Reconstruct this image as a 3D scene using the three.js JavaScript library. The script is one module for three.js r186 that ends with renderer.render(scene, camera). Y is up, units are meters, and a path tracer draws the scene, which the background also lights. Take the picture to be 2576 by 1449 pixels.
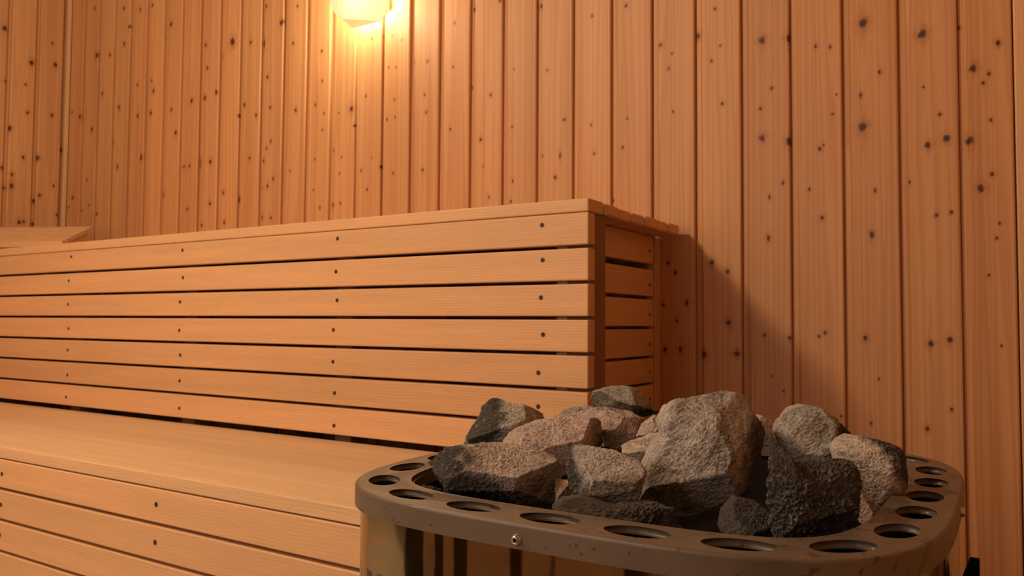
import * as THREE from 'three';
import { mergeGeometries, mergeVertices, toCreasedNormals } from 'three/addons/utils/BufferGeometryUtils.js';
import { RoundedBoxGeometry } from 'three/addons/geometries/RoundedBoxGeometry.js';
import { ConvexGeometry } from 'three/addons/geometries/ConvexGeometry.js';
import { RectAreaLightUniformsLib } from 'three/addons/lights/RectAreaLightUniformsLib.js';

// ---------------------------------------------------------------- camera, light, exposure
const scene = new THREE.Scene();
scene.background = new THREE.Color(0x000000);
const camera = new THREE.PerspectiveCamera(39.77, 2576 / 1449, 0.02, 30);
camera.position.set(0, 0.69, 1.654);                     // in the room's doorway corner, just above the lower bench
camera.rotation.order = 'YXZ';
camera.rotation.set(0.04415, 0.56032, 0.00662);
camera.focus = 0.68; camera.userData.fStop = 16;
scene.add(camera);
RectAreaLightUniformsLib.init();
const renderer = new THREE.WebGLRenderer({ antialias: true });
renderer.toneMapping = THREE.LinearToneMapping;
renderer.toneMappingExposure = 1.0;
renderer.shadowMap.enabled = true;

const LAMP_COLOR = new THREE.Color().setRGB(1, 0.80, 0.49);     // sconce on the back wall
const PANEL_COLOR = new THREE.Color().setRGB(1, 0.75, 0.51);    // opal lamp under the ceiling
const LAMP_POWER = 0.55;
const PX = -1.6, PZ = 1.75;                                      // ceiling lamp in plan
const globeLight = new THREE.PointLight(PANEL_COLOR, 8.9, 0, 2);
globeLight.position.set(PX, 2.02, PZ); globeLight.castShadow = true; globeLight.shadow.radius = 8;
scene.add(globeLight);
const WX = -0.9, WY = 1.0, WW = 1.0, WH = 0.5, FILL_COLOR = new THREE.Color().setRGB(1, 0.88, 0.74);   // added fill light, shaped as an unseen frosted window behind the camera
const fillLight = new THREE.RectAreaLight(FILL_COLOR, 2.0, WW, WH);
fillLight.position.set(WX, WY, 2.28); fillLight.lookAt(WX, WY, 0);
scene.add(fillLight);

// ---------------------------------------------------------------- helpers
const XL = -3.062, XR = 0.045, ZF = 2.3, YT = 2.1;       // room: left, right, front wall, ceiling
let seed = 7;
const rnd = () => { seed = (seed * 1664525 + 1013904223) >>> 0; return seed / 4294967296; };
const clamp = (v, a = 0, b = 1) => Math.min(b, Math.max(a, v));
const sstep = (a, b, v) => { const t = clamp((v - a) / (b - a)); return t * t * (3 - 2 * t); };
const mix = (a, b, t) => a + (b - a) * t;
function hash(x, y, z) { let h = (x * 374761393 + y * 668265263 + z * 2147483647) | 0; h = Math.imul(h ^ (h >>> 13), 1274126177); h ^= h >>> 16; return (h >>> 0) / 4294967296; }
function noise2(x, y, s = 0) {
  const xi = Math.floor(x), yi = Math.floor(y); let u = x - xi, v = y - yi; u = u * u * (3 - 2 * u); v = v * v * (3 - 2 * v);
  return mix(mix(hash(xi, yi, s), hash(xi + 1, yi, s), u), mix(hash(xi, yi + 1, s), hash(xi + 1, yi + 1, s), u), v) * 2 - 1;
}
function noiseP(x, y, px, py, s) { // as noise2, repeating after px and py cells
  const xi = Math.floor(x), yi = Math.floor(y); let u = x - xi, v = y - yi; u = u * u * (3 - 2 * u); v = v * v * (3 - 2 * v);
  const a = xi % px, b = (xi + 1) % px, c = yi % py, d = (yi + 1) % py;
  return mix(mix(hash(a, c, s), hash(b, c, s), u), mix(hash(a, d, s), hash(b, d, s), u), v) * 2 - 1;
}
function noise3(x, y, z) {
  const xi = Math.floor(x), yi = Math.floor(y), zi = Math.floor(z); let u = x - xi, v = y - yi, w = z - zi;
  u = u * u * (3 - 2 * u); v = v * v * (3 - 2 * v); w = w * w * (3 - 2 * w);
  const a = mix(mix(hash(xi, yi, zi), hash(xi + 1, yi, zi), u), mix(hash(xi, yi + 1, zi), hash(xi + 1, yi + 1, zi), u), v);
  const b = mix(mix(hash(xi, yi, zi + 1), hash(xi + 1, yi, zi + 1), u), mix(hash(xi, yi + 1, zi + 1), hash(xi + 1, yi + 1, zi + 1), u), v);
  return mix(a, b, w) * 2 - 1;
}
const toS = v => { v = clamp(v); return 255 * (v <= 0.0031308 ? 12.92 * v : 1.055 * Math.pow(v, 1 / 2.4) - 0.055); };
const used = {};
function numbered(name) { const n = used[name] = (used[name] ?? -1) + 1; return n ? `${name}_${String(n).padStart(3, '0')}` : name; }
function shade(o) { o.traverse(m => { if (m.isMesh) { m.castShadow = true; m.receiveShadow = true; } }); return o; }
function mesh(name, geo, mat, parent) { const m = new THREE.Mesh(geo, mat); m.name = name; parent.add(m); m.castShadow = m.receiveShadow = true; return m; }
function thing(name, label, category, group) { const o = new THREE.Group(); o.name = numbered(name); o.userData = { label, category }; if (group) o.userData.group = group; scene.add(o); return o; }
function box(x0, x1, y0, y1, z0, z1, r = 0) {
  const g = r ? new RoundedBoxGeometry(x1 - x0, y1 - y0, z1 - z0, 2, r) : new THREE.BoxGeometry(x1 - x0, y1 - y0, z1 - z0);
  return g.translate((x0 + x1) / 2, (y0 + y1) / 2, (z0 + z1) / 2);
}
// uv in metres along a main axis (grain) and across it, shifted per board so that no two boards show the same grain
function woodUV(g, along, su = 0, sv = 0, LU = 2, LV = 0.5) {
  const p = g.attributes.position, n = g.attributes.normal, uv = new Float32Array(p.count * 2);
  for (let i = 0; i < p.count; i++) {
    const P = [p.getX(i), p.getY(i), p.getZ(i)], N = [n.getX(i), n.getY(i), n.getZ(i)].map(Math.abs);
    const others = [0, 1, 2].filter(k => k !== along);
    let cross = N[others[0]] > N[others[1]] ? others[1] : others[0], a = P[along];
    if (N[along] > 0.8) { uv[2 * i] = P[others[0]] / LU * 0.4 + su; uv[2 * i + 1] = P[others[1]] / LV + sv; continue; }
    uv[2 * i] = a / LU + su; uv[2 * i + 1] = P[cross] / LV + sv;
  }
  g.setAttribute('uv', new THREE.BufferAttribute(uv, 2));
  return g;
}
function dataTex(W, H, fn, srgb = true) {
  const d = new Uint8Array(W * H * 4), c = [0, 0, 0];
  for (let j = 0; j < H; j++) for (let i = 0; i < W; i++) {
    fn(i, j, c); const k = (j * W + i) * 4;
    d[k] = srgb ? toS(c[0]) : 255 * clamp(c[0]); d[k + 1] = srgb ? toS(c[1]) : 255 * clamp(c[1]); d[k + 2] = srgb ? toS(c[2]) : 255 * clamp(c[2]); d[k + 3] = 255;
  }
  const t = new THREE.DataTexture(d, W, H); t.wrapS = t.wrapT = THREE.RepeatWrapping; t.magFilter = THREE.LinearFilter; t.minFilter = THREE.LinearMipmapLinearFilter; t.generateMipmaps = true;
  if (srgb) t.colorSpace = THREE.SRGBColorSpace; t.needsUpdate = true; return t;
}

// ---------------------------------------------------------------- knots of the pine cladding: along the wall (m), height (m), radius (mm), stretch
const KNOTS_BACK = [[-0.235, 1.278, 9.5, 1.25], [-0.429, 1.28, 8.3, 1.25], [-0.374, 1.274, 8.2, 1.25], [-0.323, 1.248, 3.6, 1.25], [-0.296, 1.242, 3.5, 1.25], [-0.133, 1.237, 8.3, 1.25], [-0.073, 1.24, 3.3, 1.25], [-0.012, 1.198, 4.8, 1.25], [-0.052, 1.158, 7.3, 1.25], [-0.027, 1.144, 3.6, 1.25], [-0.036, 1.129, 3.2, 1.25], [-0.025, 1.06, 3.2, 1.25], [-0.059, 1.027, 8, 1.25], [-0.025, 0.962, 4, 1.25], [-0.043, 0.938, 7.2, 1.25], [-0.02, 0.847, 3.1, 1.25], [-0.207, 1.177, 3.8, 1.25], [-0.238, 1.074, 9.4, 1.25], [-0.096, 1.035, 6.9, 1.25], [-0.127, 1.026, 6.2, 1.25], [-0.43, 1.075, 7.8, 1.25], [-0.376, 1.062, 9, 1.25], [-0.317, 1.04, 4.4, 1.25], [-0.31, 1.047, 2.6, 1.25], [-0.41, 1.177, 3.7, 1.25], [-0.433, 1.137, 4.1, 1.25], [-0.513, 1.159, 4.2, 1.25], [-0.536, 1.255, 3.3, 1.25], [-0.517, 1.285, 2.9, 1.25], [-0.569, 1.318, 6.8, 1.25], [-0.528, 1.367, 3.4, 1.25], [-0.652, 1.311, 4.5, 1.25], [-0.633, 1.255, 3.4, 1.25], [-0.625, 1.287, 2.9, 1.25], [-0.623, 1.157, 3.4, 1.25], [-0.735, 1.417, 4.6, 1.25], [-0.732, 1.156, 3, 1.25], [-0.743, 1.091, 4, 1.25], [-0.771, 0.973, 4, 1.25], [-0.419, 0.867, 4.5, 2], [-0.224, 0.864, 5.1, 2], [-0.114, 0.894, 3.7, 1.25], [-0.09, 0.898, 3.6, 1.25], [-0.537, 0.821, 5.6, 1.25], [-0.503, 0.801, 5.5, 1.25], [-0.635, 0.824, 4.8, 1.25], [-0.618, 0.802, 4.8, 1.25], [-0.314, 0.902, 4.4, 1.25], [-0.338, 0.961, 3.5, 1.25], [-0.241, 1.137, 3.4, 2], [-0.293, 1.107, 3.9, 0.7], [-0.285, 1.145, 2.2, 1.25], [-0.106, 1.081, 3.3, 1.25], [-0.132, 1.136, 2.5, 1.25], [-0.389, 0.979, 3.1, 2], [-0.416, 0.952, 3.2, 2], [-0.217, 0.949, 3, 2], [-0.158, 0.96, 2.5, 2], [-0.593, 0.736, 3.8, 2], [-0.646, 0.732, 3.4, 1.25], [-0.015, 0.873, 2.7, 1.25], [-0.033, 0.781, 2.7, 1.25], [-0.502, 0.694, 6.4, 1.25], [-0.485, 0.63, 8.8, 0.8], [-0.556, 0.626, 7.2, 1.25], [-0.607, 0.636, 5.9, 1.25], [-0.642, 0.634, 5.6, 1.25], [-0.615, 0.697, 4.4, 1.25], [-0.428, 0.669, 4.2, 1.25], [-0.379, 0.664, 4.1, 1.25], [-0.311, 0.675, 4, 1.25], [-0.322, 0.668, 3.3, 1.25], [-0.238, 0.666, 5.2, 1.25], [-0.127, 0.657, 6.2, 1.25], [-0.096, 0.665, 5.6, 1.25], [-0.215, 0.589, 2.6, 1.25], [-0.23, 0.504, 3.2, 1.25], [-0.135, 0.501, 4.4, 1.25], [-0.095, 0.539, 3.1, 1.25], [-0.016, 0.656, 2.4, 1.25], [-0.414, 0.586, 2.1, 1.25], [-0.391, 0.557, 2.7, 1.25], [-0.283, 0.514, 2.9, 1.25], [-0.647, 0.732, 2.6, 1.25], [-0.592, 0.737, 3.3, 2], [-1.808, 1.641, 4.1, 1.25], [-1.873, 1.607, 6.2, 1.25], [-1.823, 1.53, 4.1, 1.25], [-1.808, 1.323, 5, 1.25], [-1.726, 1.329, 3.9, 1.25], [-1.703, 1.485, 4.4, 1.25], [-1.699, 1.396, 3.4, 1.25], [-1.69, 1.298, 3.4, 1.25], [-1.695, 1.25, 3.4, 1.25], [-1.724, 1.166, 3.4, 1.25], [-1.7, 1.022, 3.9, 1.25], [-1.728, 1.076, 2.9, 1.25], [-1.827, 1.141, 3.5, 1.25], [-1.649, 1.184, 4.3, 1.25], [-1.581, 1.297, 8.6, 1.25], [-1.571, 1.247, 3.8, 1.25], [-1.63, 1.292, 2.9, 1.25], [-1.617, 1.161, 2.9, 1.25], [-1.624, 1.115, 3.3, 1.25], [-1.649, 1.027, 6.7, 1.25], [-1.618, 1.029, 3.8, 1.25], [-1.527, 1.325, 3.8, 1.25], [-1.478, 1.323, 5.6, 1.25], [-1.541, 1.116, 3.7, 1.25], [-1.517, 1.06, 4.2, 1.25], [-1.501, 1.148, 2.8, 1.25], [-1.507, 1.485, 3.8, 1.25], [-1.432, 1.48, 2.8, 1.25], [-1.398, 1.461, 2.7, 1.25], [-1.444, 1.393, 3.2, 1.25], [-1.418, 1.389, 3.2, 1.25], [-1.422, 1.3, 3.2, 1.25], [-1.448, 1.248, 4.1, 1.25], [-1.419, 1.251, 3.2, 1.25], [-1.424, 1.097, 3.6, 1.25], [-1.357, 1.394, 4.1, 1.25], [-1.309, 1.387, 4, 1.25], [-1.317, 1.298, 3.6, 1.25], [-1.311, 1.25, 4, 1.25], [-1.358, 1.246, 2.7, 1.25], [-1.321, 1.096, 4.4, 1.25], [-1.22, 1.473, 3.5, 1.25], [-1.224, 1.357, 3.5, 1.25], [-1.231, 1.194, 3.9, 1.25], [-1.105, 1.266, 4.2, 1.25], [-1.135, 1.155, 5.1, 1.25], [-1.108, 1.006, 3.3, 1.25], [-1.126, 1.086, 2.5, 1.25], [-1.041, 1.176, 3.3, 1.25], [-1.036, 1.32, 2.5, 1.25], [-1.038, 1.041, 3.3, 2], [-1.043, 0.99, 4.1, 1.25], [-0.942, 1.302, 3.2, 1.25], [-0.894, 1.175, 6.3, 0.7], [-0.955, 1.095, 4, 1.25], [-0.905, 1.09, 3.6, 3], [-0.918, 1.039, 5.5, 1.25], [-0.821, 1.411, 3.9, 1.25], [-0.823, 1.153, 3.1, 1.25], [-0.815, 1.085, 3.5, 1.25], [-0.77, 0.973, 3.4, 1.25], [-1.161, 1.5, 6.1, 1.25], [-0.963, 1.467, 5.7, 1.25], [-1.168, 1.296, 3.4, 1.25], [-1.079, 1.503, 5.1, 1.25], [-3.117, 1.912, 5.6, 1.25], [-2.895, 1.86, 6.1, 1.25], [-2.706, 1.821, 6.6, 1.25], [-2.607, 1.796, 5.8, 1.25], [-2.535, 1.796, 5.7, 1.25], [-2.425, 1.708, 7.6, 1.25], [-2.455, 1.701, 4.2, 1.25], [-2.458, 1.669, 4.9, 1.25], [-2.67, 1.746, 6.6, 1.25], [-2.872, 1.677, 10.5, 1.25], [-2.786, 1.665, 6.7, 1.25], [-2.698, 1.689, 7.3, 1.25], [-2.951, 1.676, 6.9, 1.25], [-2.828, 1.526, 7.4, 1.25], [-2.719, 1.46, 8, 1.25], [-2.972, 1.46, 9.1, 1.25], [-3.027, 1.484, 6.1, 1.25], [-2.89, 1.401, 8.2, 1.25], [-2.612, 1.525, 5, 1.25], [-2.528, 1.528, 4.9, 1.25], [-2.515, 1.489, 6.3, 2], [-2.605, 1.413, 7.1, 1.25], [-2.527, 1.413, 7, 1.25], [-2.577, 1.262, 7, 2], [-2.719, 1.244, 7.2, 1.25], [-2.304, 1.423, 8, 1.25], [-2.235, 1.423, 7.9, 1.25], [-2.178, 1.433, 7.8, 1.25], [-2.103, 1.587, 12.9, 1.25], [-2.015, 1.568, 5.7, 1.25], [-1.948, 1.671, 6.9, 1.25], [-1.96, 1.558, 8.8, 2], [-1.877, 1.604, 8.6, 1.25], [-1.935, 1.445, 5.6, 1.25], [-1.92, 1.347, 5.5, 1.25], [-1.983, 1.332, 5.6, 1.25], [-2.039, 1.373, 5.7, 1.25], [-2.067, 1.342, 5.1, 1.25], [-2.237, 1.6, 6, 1.25], [-2.226, 1.521, 6, 1.25], [-2.15, 1.546, 5.9, 1.25], [-2.385, 1.326, 7.5, 1.25], [-2.413, 1.409, 6.2, 1.25], [-2.447, 1.121, 8.2, 1.25], [-2.2, 1.208, 7.8, 1.25], [-2.257, 1.21, 9.2, 2], [-2.307, 1.205, 5.3, 1.25], [-2.336, 1.205, 5.3, 1.25], [-2.197, 1.07, 6.5, 1.25], [-2.313, 1.061, 6, 1.25], [-2.132, 1.102, 5.7, 1.25], [-2.062, 1.074, 6.3, 2], [-1.951, 1.101, 5.5, 1.25], [-1.925, 1.105, 5.5, 1.25], [-1.901, 1.125, 4.9, 1.25], [-2.01, 1.199, 5, 1.25], [-1.945, 1.185, 4.9, 1.25], [-1.915, 1.242, 4.9, 1.25], [-1.933, 1.223, 4.3, 1.25], [-1.808, 1.324, 5.4, 1.25], [-1.824, 1.53, 4.9, 1.25], [-1.726, 1.329, 4.7, 1.25], [-2.758, 1.341, 6.6, 2], [-2.654, 1.095, 7.8, 2], [-2.841, 1.08, 6.6, 1.25], [-2.943, 1.101, 6.7, 1.25], [-3.006, 1.153, 7.6, 1.25], [-2.961, 1.129, 6, 1.25], [-2.913, 1.214, 5.2, 1.25], [-3.031, 1.119, 5.3, 1.25], [-2.894, 1.116, 4.4, 1.25], [-2.236, 1.003, 5.2, 1.25], [-2.124, 1.005, 5.7, 1.25], [-1.947, 1.01, 5.5, 1.25], [-1.907, 1.006, 4.8, 1.25]];
const KNOTS_LEFT = [[0.05, 1.66, 8.3, 1.25], [0.057, 1.464, 6.7, 1.25], [0.064, 1.738, 5.3, 1.25], [0.136, 1.643, 10.3, 1.25], [0.154, 1.557, 5.1, 1.25], [0.144, 1.454, 6.6, 1.25], [0.203, 1.384, 9.3, 1.25], [0.232, 1.741, 10, 1.25], [0.222, 1.55, 5.7, 1.25], [0.104, 1.293, 9.6, 1.25], [0.154, 1.286, 6.5, 1.25], [0.225, 1.235, 6.4, 1.25], [0.19, 1.217, 6.5, 1.25], [0.19, 1.175, 10, 1.25], [0.213, 1.165, 5.7, 1.25], [0.106, 1.131, 10.3, 1.25], [0.092, 1.154, 6.6, 1.25], [0.161, 1.046, 8.7, 1.25], [0.145, 1.05, 6.5, 1.25], [0.108, 1.045, 8.1, 1.25], [0.042, 1.198, 5.2, 1.25], [0.025, 1.089, 5.3, 1.25], [0.014, 1.339, 7.6, 1.25]];
const PITCH = 0.09957, PHASE = -2.4648;                  // cladding boards of the back wall
const PINE = [0.58, 0.305, 0.132];
// pine boards: x along the wall, y height; every board has its own tone, its own rings and its own knots
function pineTexture(u0, u1, v0, v1, W, H, phase, knots, salt) {
  const bins = {};
  for (const k of knots) { const b = Math.floor((k[0] - phase) / PITCH); for (const q of [b]) (bins[q] ??= []).push(k); }
  const tone = {};
  return dataTex(W, H, (i, j, c) => {
    const x = u0 + (i + 0.5) / W * (u1 - u0), y = v0 + (j + 0.5) / H * (v1 - v0);
    const b = Math.floor((x - phase) / PITCH), xl = x - phase - b * PITCH;
    const t = tone[b] ??= { k: 0.94 + 0.12 * hash(b, 3, salt), w: 0.02 + 0.05 * hash(b, 4, salt), off: 40 * hash(b, 5, salt), hue: hash(b, 6, salt) - 0.5, cx: (hash(b, 7, salt) * 1.6 - 0.3) * PITCH };
    let k0 = 0.95, core = 0, warp = 0, dark = 0, halo = 0, streak = 0;
    const L = bins[b];
    if (L) for (const k of L) {
      const r = k[2] / 1000, dx = x - k[0], dy = (y - k[1]);
      if (Math.abs(dy) > r * 14 || Math.abs(dx) > r * 6) continue;
      const wob = 1 + 0.25 * noise2(dx / r * 1.7 + k[0] * 90, dy / r * 1.7, 9);
      const d = Math.hypot(dx, dy / k[3]) / (r * wob);
      warp += Math.sign(dx || 1) * r * 0.9 * Math.exp(-Math.abs(dx) / (1.6 * r)) * Math.exp(-Math.pow(dy / (4 * r), 2));
      dark = Math.max(dark, 1 - sstep(0.5, 1.0, d)); core = Math.max(core, 1 - sstep(0.25, 0.75, d)); halo = Math.max(halo, 0.75 * Math.pow(1 - sstep(0.6, 2.9, d), 1.3) * (0.75 + 0.4 * noise2(dx / r * 1.3, dy / r * 0.8 + k[1] * 50, 8)));
      if (k[2] > 3) streak = Math.max(streak, 0.26 * Math.exp(-Math.pow(dx / (0.5 * r), 2)) * Math.exp(-Math.abs(dy) / (6 * r)));
    }
    const g = xl - warp - t.cx;
    const q = Math.sqrt(g * g + Math.pow((y - 1.0 + t.off * 0.03) * 0.012, 2)) * (28 + 50 * hash(b, 8, salt)) + 1.2 * noise2(xl * 70 + t.off, y * 0.8 + t.off, salt) + 0.35 * noise2(x * 60, y * 2.5 + t.off, salt + 1);
    const f = q - Math.floor(q), ring = sstep(0.1, 0.8, f) * (1 - sstep(0.86, 0.99, f));
    const fib = noise2(x * 900, y * 14 + t.off, salt + 2) * 0.5 + noise2(x * 320, y * 5 + t.off, salt + 3) * 0.5;
    const patch = noise2(x * 18, y * 1.6 + t.off, salt + 4);
    const band = sstep(0.15, 0.75, noise2(xl * 45, y * 0.7 + t.off, salt + 5));
    let m = t.k * (1 - 0.12 * ring + 0.03 * fib + 0.05 * patch - 0.07 * band);
    let R = PINE[0] * m * (1 + 0.04 * t.hue), G = PINE[1] * m * (1 - 0.06 * ring - 0.05 * band), B = PINE[2] * m * (1 - 0.11 * ring - 0.1 * band);
    const h = halo + streak; R = mix(R, 0.36, h * 0.8); G = mix(G, 0.135, h * 0.8); B = mix(B, 0.045, h * 0.8);
    const dk = dark * k0; c[0] = mix(R, mix(0.115, 0.036, core), dk); c[1] = mix(G, mix(0.034, 0.011, core), dk); c[2] = mix(B, mix(0.012, 0.006, core), dk);
  });
}
function scatterKnots(a0, a1, n, avoid) { const o = []; for (let i = 0; i < n; i++) { const a = mix(a0, a1, rnd()); if (avoid && a < avoid) continue; o.push([a, 0.05 + 2 * rnd(), 2.5 + 5 * rnd() * rnd(), 1 + rnd()]); } return o; }
// knots of the boards hidden by the benches are left to chance
const lowKnots = scatterKnots(-3.0, 0, 60).filter(k => k[1] < 0.55 || k[1] > 1.95);
const TY0 = 0.16, TY1 = 2.1;
const pineA = pineTexture(XL, -1.5, TY0, TY1, 1792, 2048, PHASE, KNOTS_BACK.concat(lowKnots), 11);
const pineB = pineTexture(-1.5, XR, TY0, TY1, 1792, 2048, PHASE, KNOTS_BACK.concat(lowKnots), 12);
const pineL = pineTexture(0, ZF, TY0, TY1, 1536, 1024, 0.0055, KNOTS_LEFT.concat(scatterKnots(0, ZF, 170, 0.3)), 13);
const woodMat = (map, rough = 0.55) => new THREE.MeshStandardMaterial({ map, roughness: rough });
const MpA = woodMat(pineA), MpB = woodMat(pineB), MpL = woodMat(pineL);

// bench wood: pale, straight-grained, nearly knot-free
const benchTex = dataTex(2048, 1024, (i, j, c) => { // seamless: every noise repeats after a whole number of cells
  const u = i / 2048, v = j / 1024, N = (a, b, s) => noiseP(u * a, v * b, a, b, s);
  const w = 0.5 * N(6, 5, 21) + 0.25 * N(22, 9, 22);
  const q = v * 95 + w * 2.6, f = q - Math.floor(q), ring = sstep(0.05, 0.7, f) * (1 - sstep(0.8, 1, f));
  const big = 0.65 * N(5, 30, 23) + 0.35 * N(17, 85, 27), fib = N(52, 750, 24), fib2 = N(120, 1500, 25), pore = sstep(0.55, 0.95, N(180, 950, 26));
  const m = 1 - 0.06 * ring + 0.11 * big + 0.05 * fib + 0.03 * fib2 - 0.10 * pore;
  c[0] = 0.69 * m; c[1] = 0.425 * m * (1 - 0.04 * ring - 0.03 * big); c[2] = 0.222 * m * (1 - 0.10 * ring - 0.05 * big);
});
const Mbench = [0, 1, 2].map(k => new THREE.MeshStandardMaterial({ map: benchTex, roughness: 0.5, color: new THREE.Color().setScalar([1, 0.95, 0.9][k]) }));
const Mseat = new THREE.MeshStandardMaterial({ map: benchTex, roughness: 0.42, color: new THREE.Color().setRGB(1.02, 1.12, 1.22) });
const Mshadedwood = new THREE.MeshStandardMaterial({ map: benchTex, roughness: 0.7, color: new THREE.Color().setRGB(0.36, 0.3, 0.27) });  // bench wood darkened to stand for the shade behind the slats
const Mscrew = new THREE.MeshStandardMaterial({ color: new THREE.Color().setRGB(0.045, 0.025, 0.015), roughness: 0.6, metalness: 0.3 });

// ---------------------------------------------------------------- cladding
// one tongue-and-groove board: recessed tongue strip on its low side, face, rounded edge; a along the wall, y up, n out of the wall
function boardGeo(a0, a1, y0, y1, uvf, frame) {
  const w = a1 - a0;
  const prof = [[0, -0.011], [0.0008, -0.0088], [0.0112, -0.0080], [0.0122, -0.0068], [0.0172, -0.0008], [0.0185, 0]];
  const end = [[w - 0.0042, 0], [w - 0.0020, -0.0010], [w - 0.0008, -0.0035], [w - 0.0006, -0.011]];
  const P = w > 0.03 ? prof.concat(end) : [[0, -0.011], [0.0008, -0.0005], [w - 0.001, 0], [w - 0.0006, -0.011]];
  const pos = [], nor = [], uv = [], idx = [];
  const put = (p, y, n) => { const q = frame(a0 + p[0], y, p[1]), m = frame(n[0], 0, n[1], true); pos.push(...q); nor.push(...m); uv.push(...uvf(a0 + p[0], y)); };
  for (let i = 0; i < P.length - 1; i++) {
    const A = P[i], B = P[i + 1], dx = B[0] - A[0], dz = B[1] - A[1], l = Math.hypot(dx, dz), n = [-dz / l, dx / l], k = pos.length / 3;
    put(A, y0, n); put(B, y0, n); put(B, y1, n); put(A, y1, n);
    const flip = frame.flip; flip ? idx.push(k, k + 2, k + 1, k, k + 3, k + 2) : idx.push(k, k + 1, k + 2, k, k + 2, k + 3);
  }
  const g = new THREE.BufferGeometry();
  g.setAttribute('position', new THREE.Float32BufferAttribute(pos, 3)); g.setAttribute('normal', new THREE.Float32BufferAttribute(nor, 3)); g.setAttribute('uv', new THREE.Float32BufferAttribute(uv, 2)); g.setIndex(idx);
  return g;
}
const fBack = (a, y, n, v) => [a, y, n];
const fLeft = (a, y, n, v) => v ? [n, y, a] : [XL + n, y, a]; fLeft.flip = true;
const fRight = (a, y, n, v) => v ? [-n, y, a] : [XR - n, y, a];
const fFront = (a, y, n, v) => v ? [a, y, -n] : [a, y, ZF - n]; fFront.flip = true;
const Mglass = new THREE.MeshStandardMaterial({ color: new THREE.Color().setRGB(0.012, 0.011, 0.01), roughness: 0.08 });
function struct(name, geo, mat) { const m = mesh(name, geo, mat, scene); m.userData.kind = 'structure'; return m; }
const Mback = new THREE.MeshStandardMaterial({ map: pineL, roughness: 0.8 });
const wallBack = struct('wall_back', box(XL - 0.1, XR + 0.1, -0.05, YT + 0.05, -0.11, -0.011), Mback);
const wallLeft = struct('wall_left', box(XL - 0.11, XL - 0.011, -0.05, YT + 0.05, -0.011, ZF + 0.011), Mback);
const wallFront = struct('wall_front', box(XL - 0.1, XR + 0.1, -0.05, YT + 0.05, ZF + 0.011, ZF + 0.11), Mback);
const DOOR0 = 1.22, DOOR1 = 2.02, DOORH = 1.9;          // doorway in the right wall, beside the camera
const wallRight = struct('wall_right', mergeGeometries([box(XR + 0.011, XR + 0.11, -0.05, YT + 0.05, -0.011, DOOR0), box(XR + 0.011, XR + 0.11, -0.05, YT + 0.05, DOOR1, ZF + 0.011), box(XR + 0.011, XR + 0.11, DOORH, YT + 0.05, DOOR0, DOOR1)]), Mback);
const ceiling = struct('ceiling', box(XL - 0.1, XR + 0.1, YT + 0.011, YT + 0.1, -0.1, ZF + 0.1), Mback);
const vUV = y => (y - TY0) / (TY1 - TY0);
for (let k = -6; k < 26; k++) {
  const a0 = Math.max(XL + 0.0005, PHASE + k * PITCH), a1 = Math.min(0.0105, PHASE + (k + 1) * PITCH); if (a1 - a0 < 0.01) continue;
  const B = (a0 + a1) / 2 > -1.5;
  mesh('plank', boardGeo(a0, a1, 0, YT, (a, y) => [B ? (a + 1.5) / (XR + 1.5) : (a - XL) / (-1.5 - XL), vUV(y)], fBack), B ? MpB : MpA, wallBack);
}
for (let k = 0; k < 23; k++) {
  const a0 = 0.0055 + k * PITCH, a1 = Math.min(ZF, a0 + PITCH);
  mesh('plank', boardGeo(a0, a1, 0, YT, (a, y) => [a / ZF, vUV(y)], fLeft), MpL, wallLeft);
  const s = 0.13 * k, cut = a1 <= DOOR0 || a0 >= DOOR1 ? 0 : DOORH;
  mesh('plank', boardGeo(a0, a1, cut, YT, (a, y) => [a / ZF + s, vUV(y)], fRight), MpL, wallRight);
}
for (let k = 0; k < 31; k++) { const a0 = XL + k * PITCH, s = 0.31 * k; mesh('plank', boardGeo(a0, Math.min(XR, a0 + PITCH), 0, YT, (a, y) => [a / ZF + s, vUV(y)], fFront), MpL, wallFront); }
const fCeil = (a, y, n, v) => v ? [y, -n, a] : [y, YT - n, a];
for (let k = 0; k < 23; k++) { const a0 = k * PITCH, s = 0.21 * k; mesh('plank', boardGeo(a0, Math.min(ZF, a0 + PITCH), XL, XR, (a, y) => [a / ZF + s, y / 1.9], fCeil), MpL, ceiling); }
// tiled floor under the benches
const Mtile = new THREE.MeshStandardMaterial({ map: dataTex(256, 256, (i, j, c) => { const n = 0.5 * noise2(i / 24, j / 24, 31) + 0.5 * noise2(i / 5, j / 5, 32), m = 0.48 + 0.05 * n; c[0] = m * 1.15; c[1] = m; c[2] = m * 0.8; }), roughness: 0.5 });
const floor = struct('floor', box(XL - 0.1, XR + 0.1, -0.1, -0.006, -0.1, ZF + 0.1), new THREE.MeshStandardMaterial({ color: new THREE.Color().setRGB(0.1, 0.09, 0.08), roughness: 0.9 }));
{ const tg = new RoundedBoxGeometry(0.296, 0.008, 0.296, 1, 0.002);
  for (let i = 0; i < 10; i++) for (let j = 0; j < 8; j++) { const x = XL + 0.155 + i * 0.3, z = 0.155 + j * 0.3; if (x > XR || z > ZF - 0.1) continue; const t = mesh('tile', tg, Mtile, floor); t.position.set(x, -0.004, z); } }
// corner battens
const trim1 = struct('trim_1', woodUV(box(XL, XL + 0.016, 0, YT, 0, 0.013, 0.002), 1, 0.1, 0.3), Mbench[2]);
const trim2 = struct('trim_2', woodUV(mergeGeometries([box(0.0115, XR, 0, YT, -0.002, 0.024, 0.003)]), 1, 0.6, 0.1), Mbench[0]);
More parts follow.
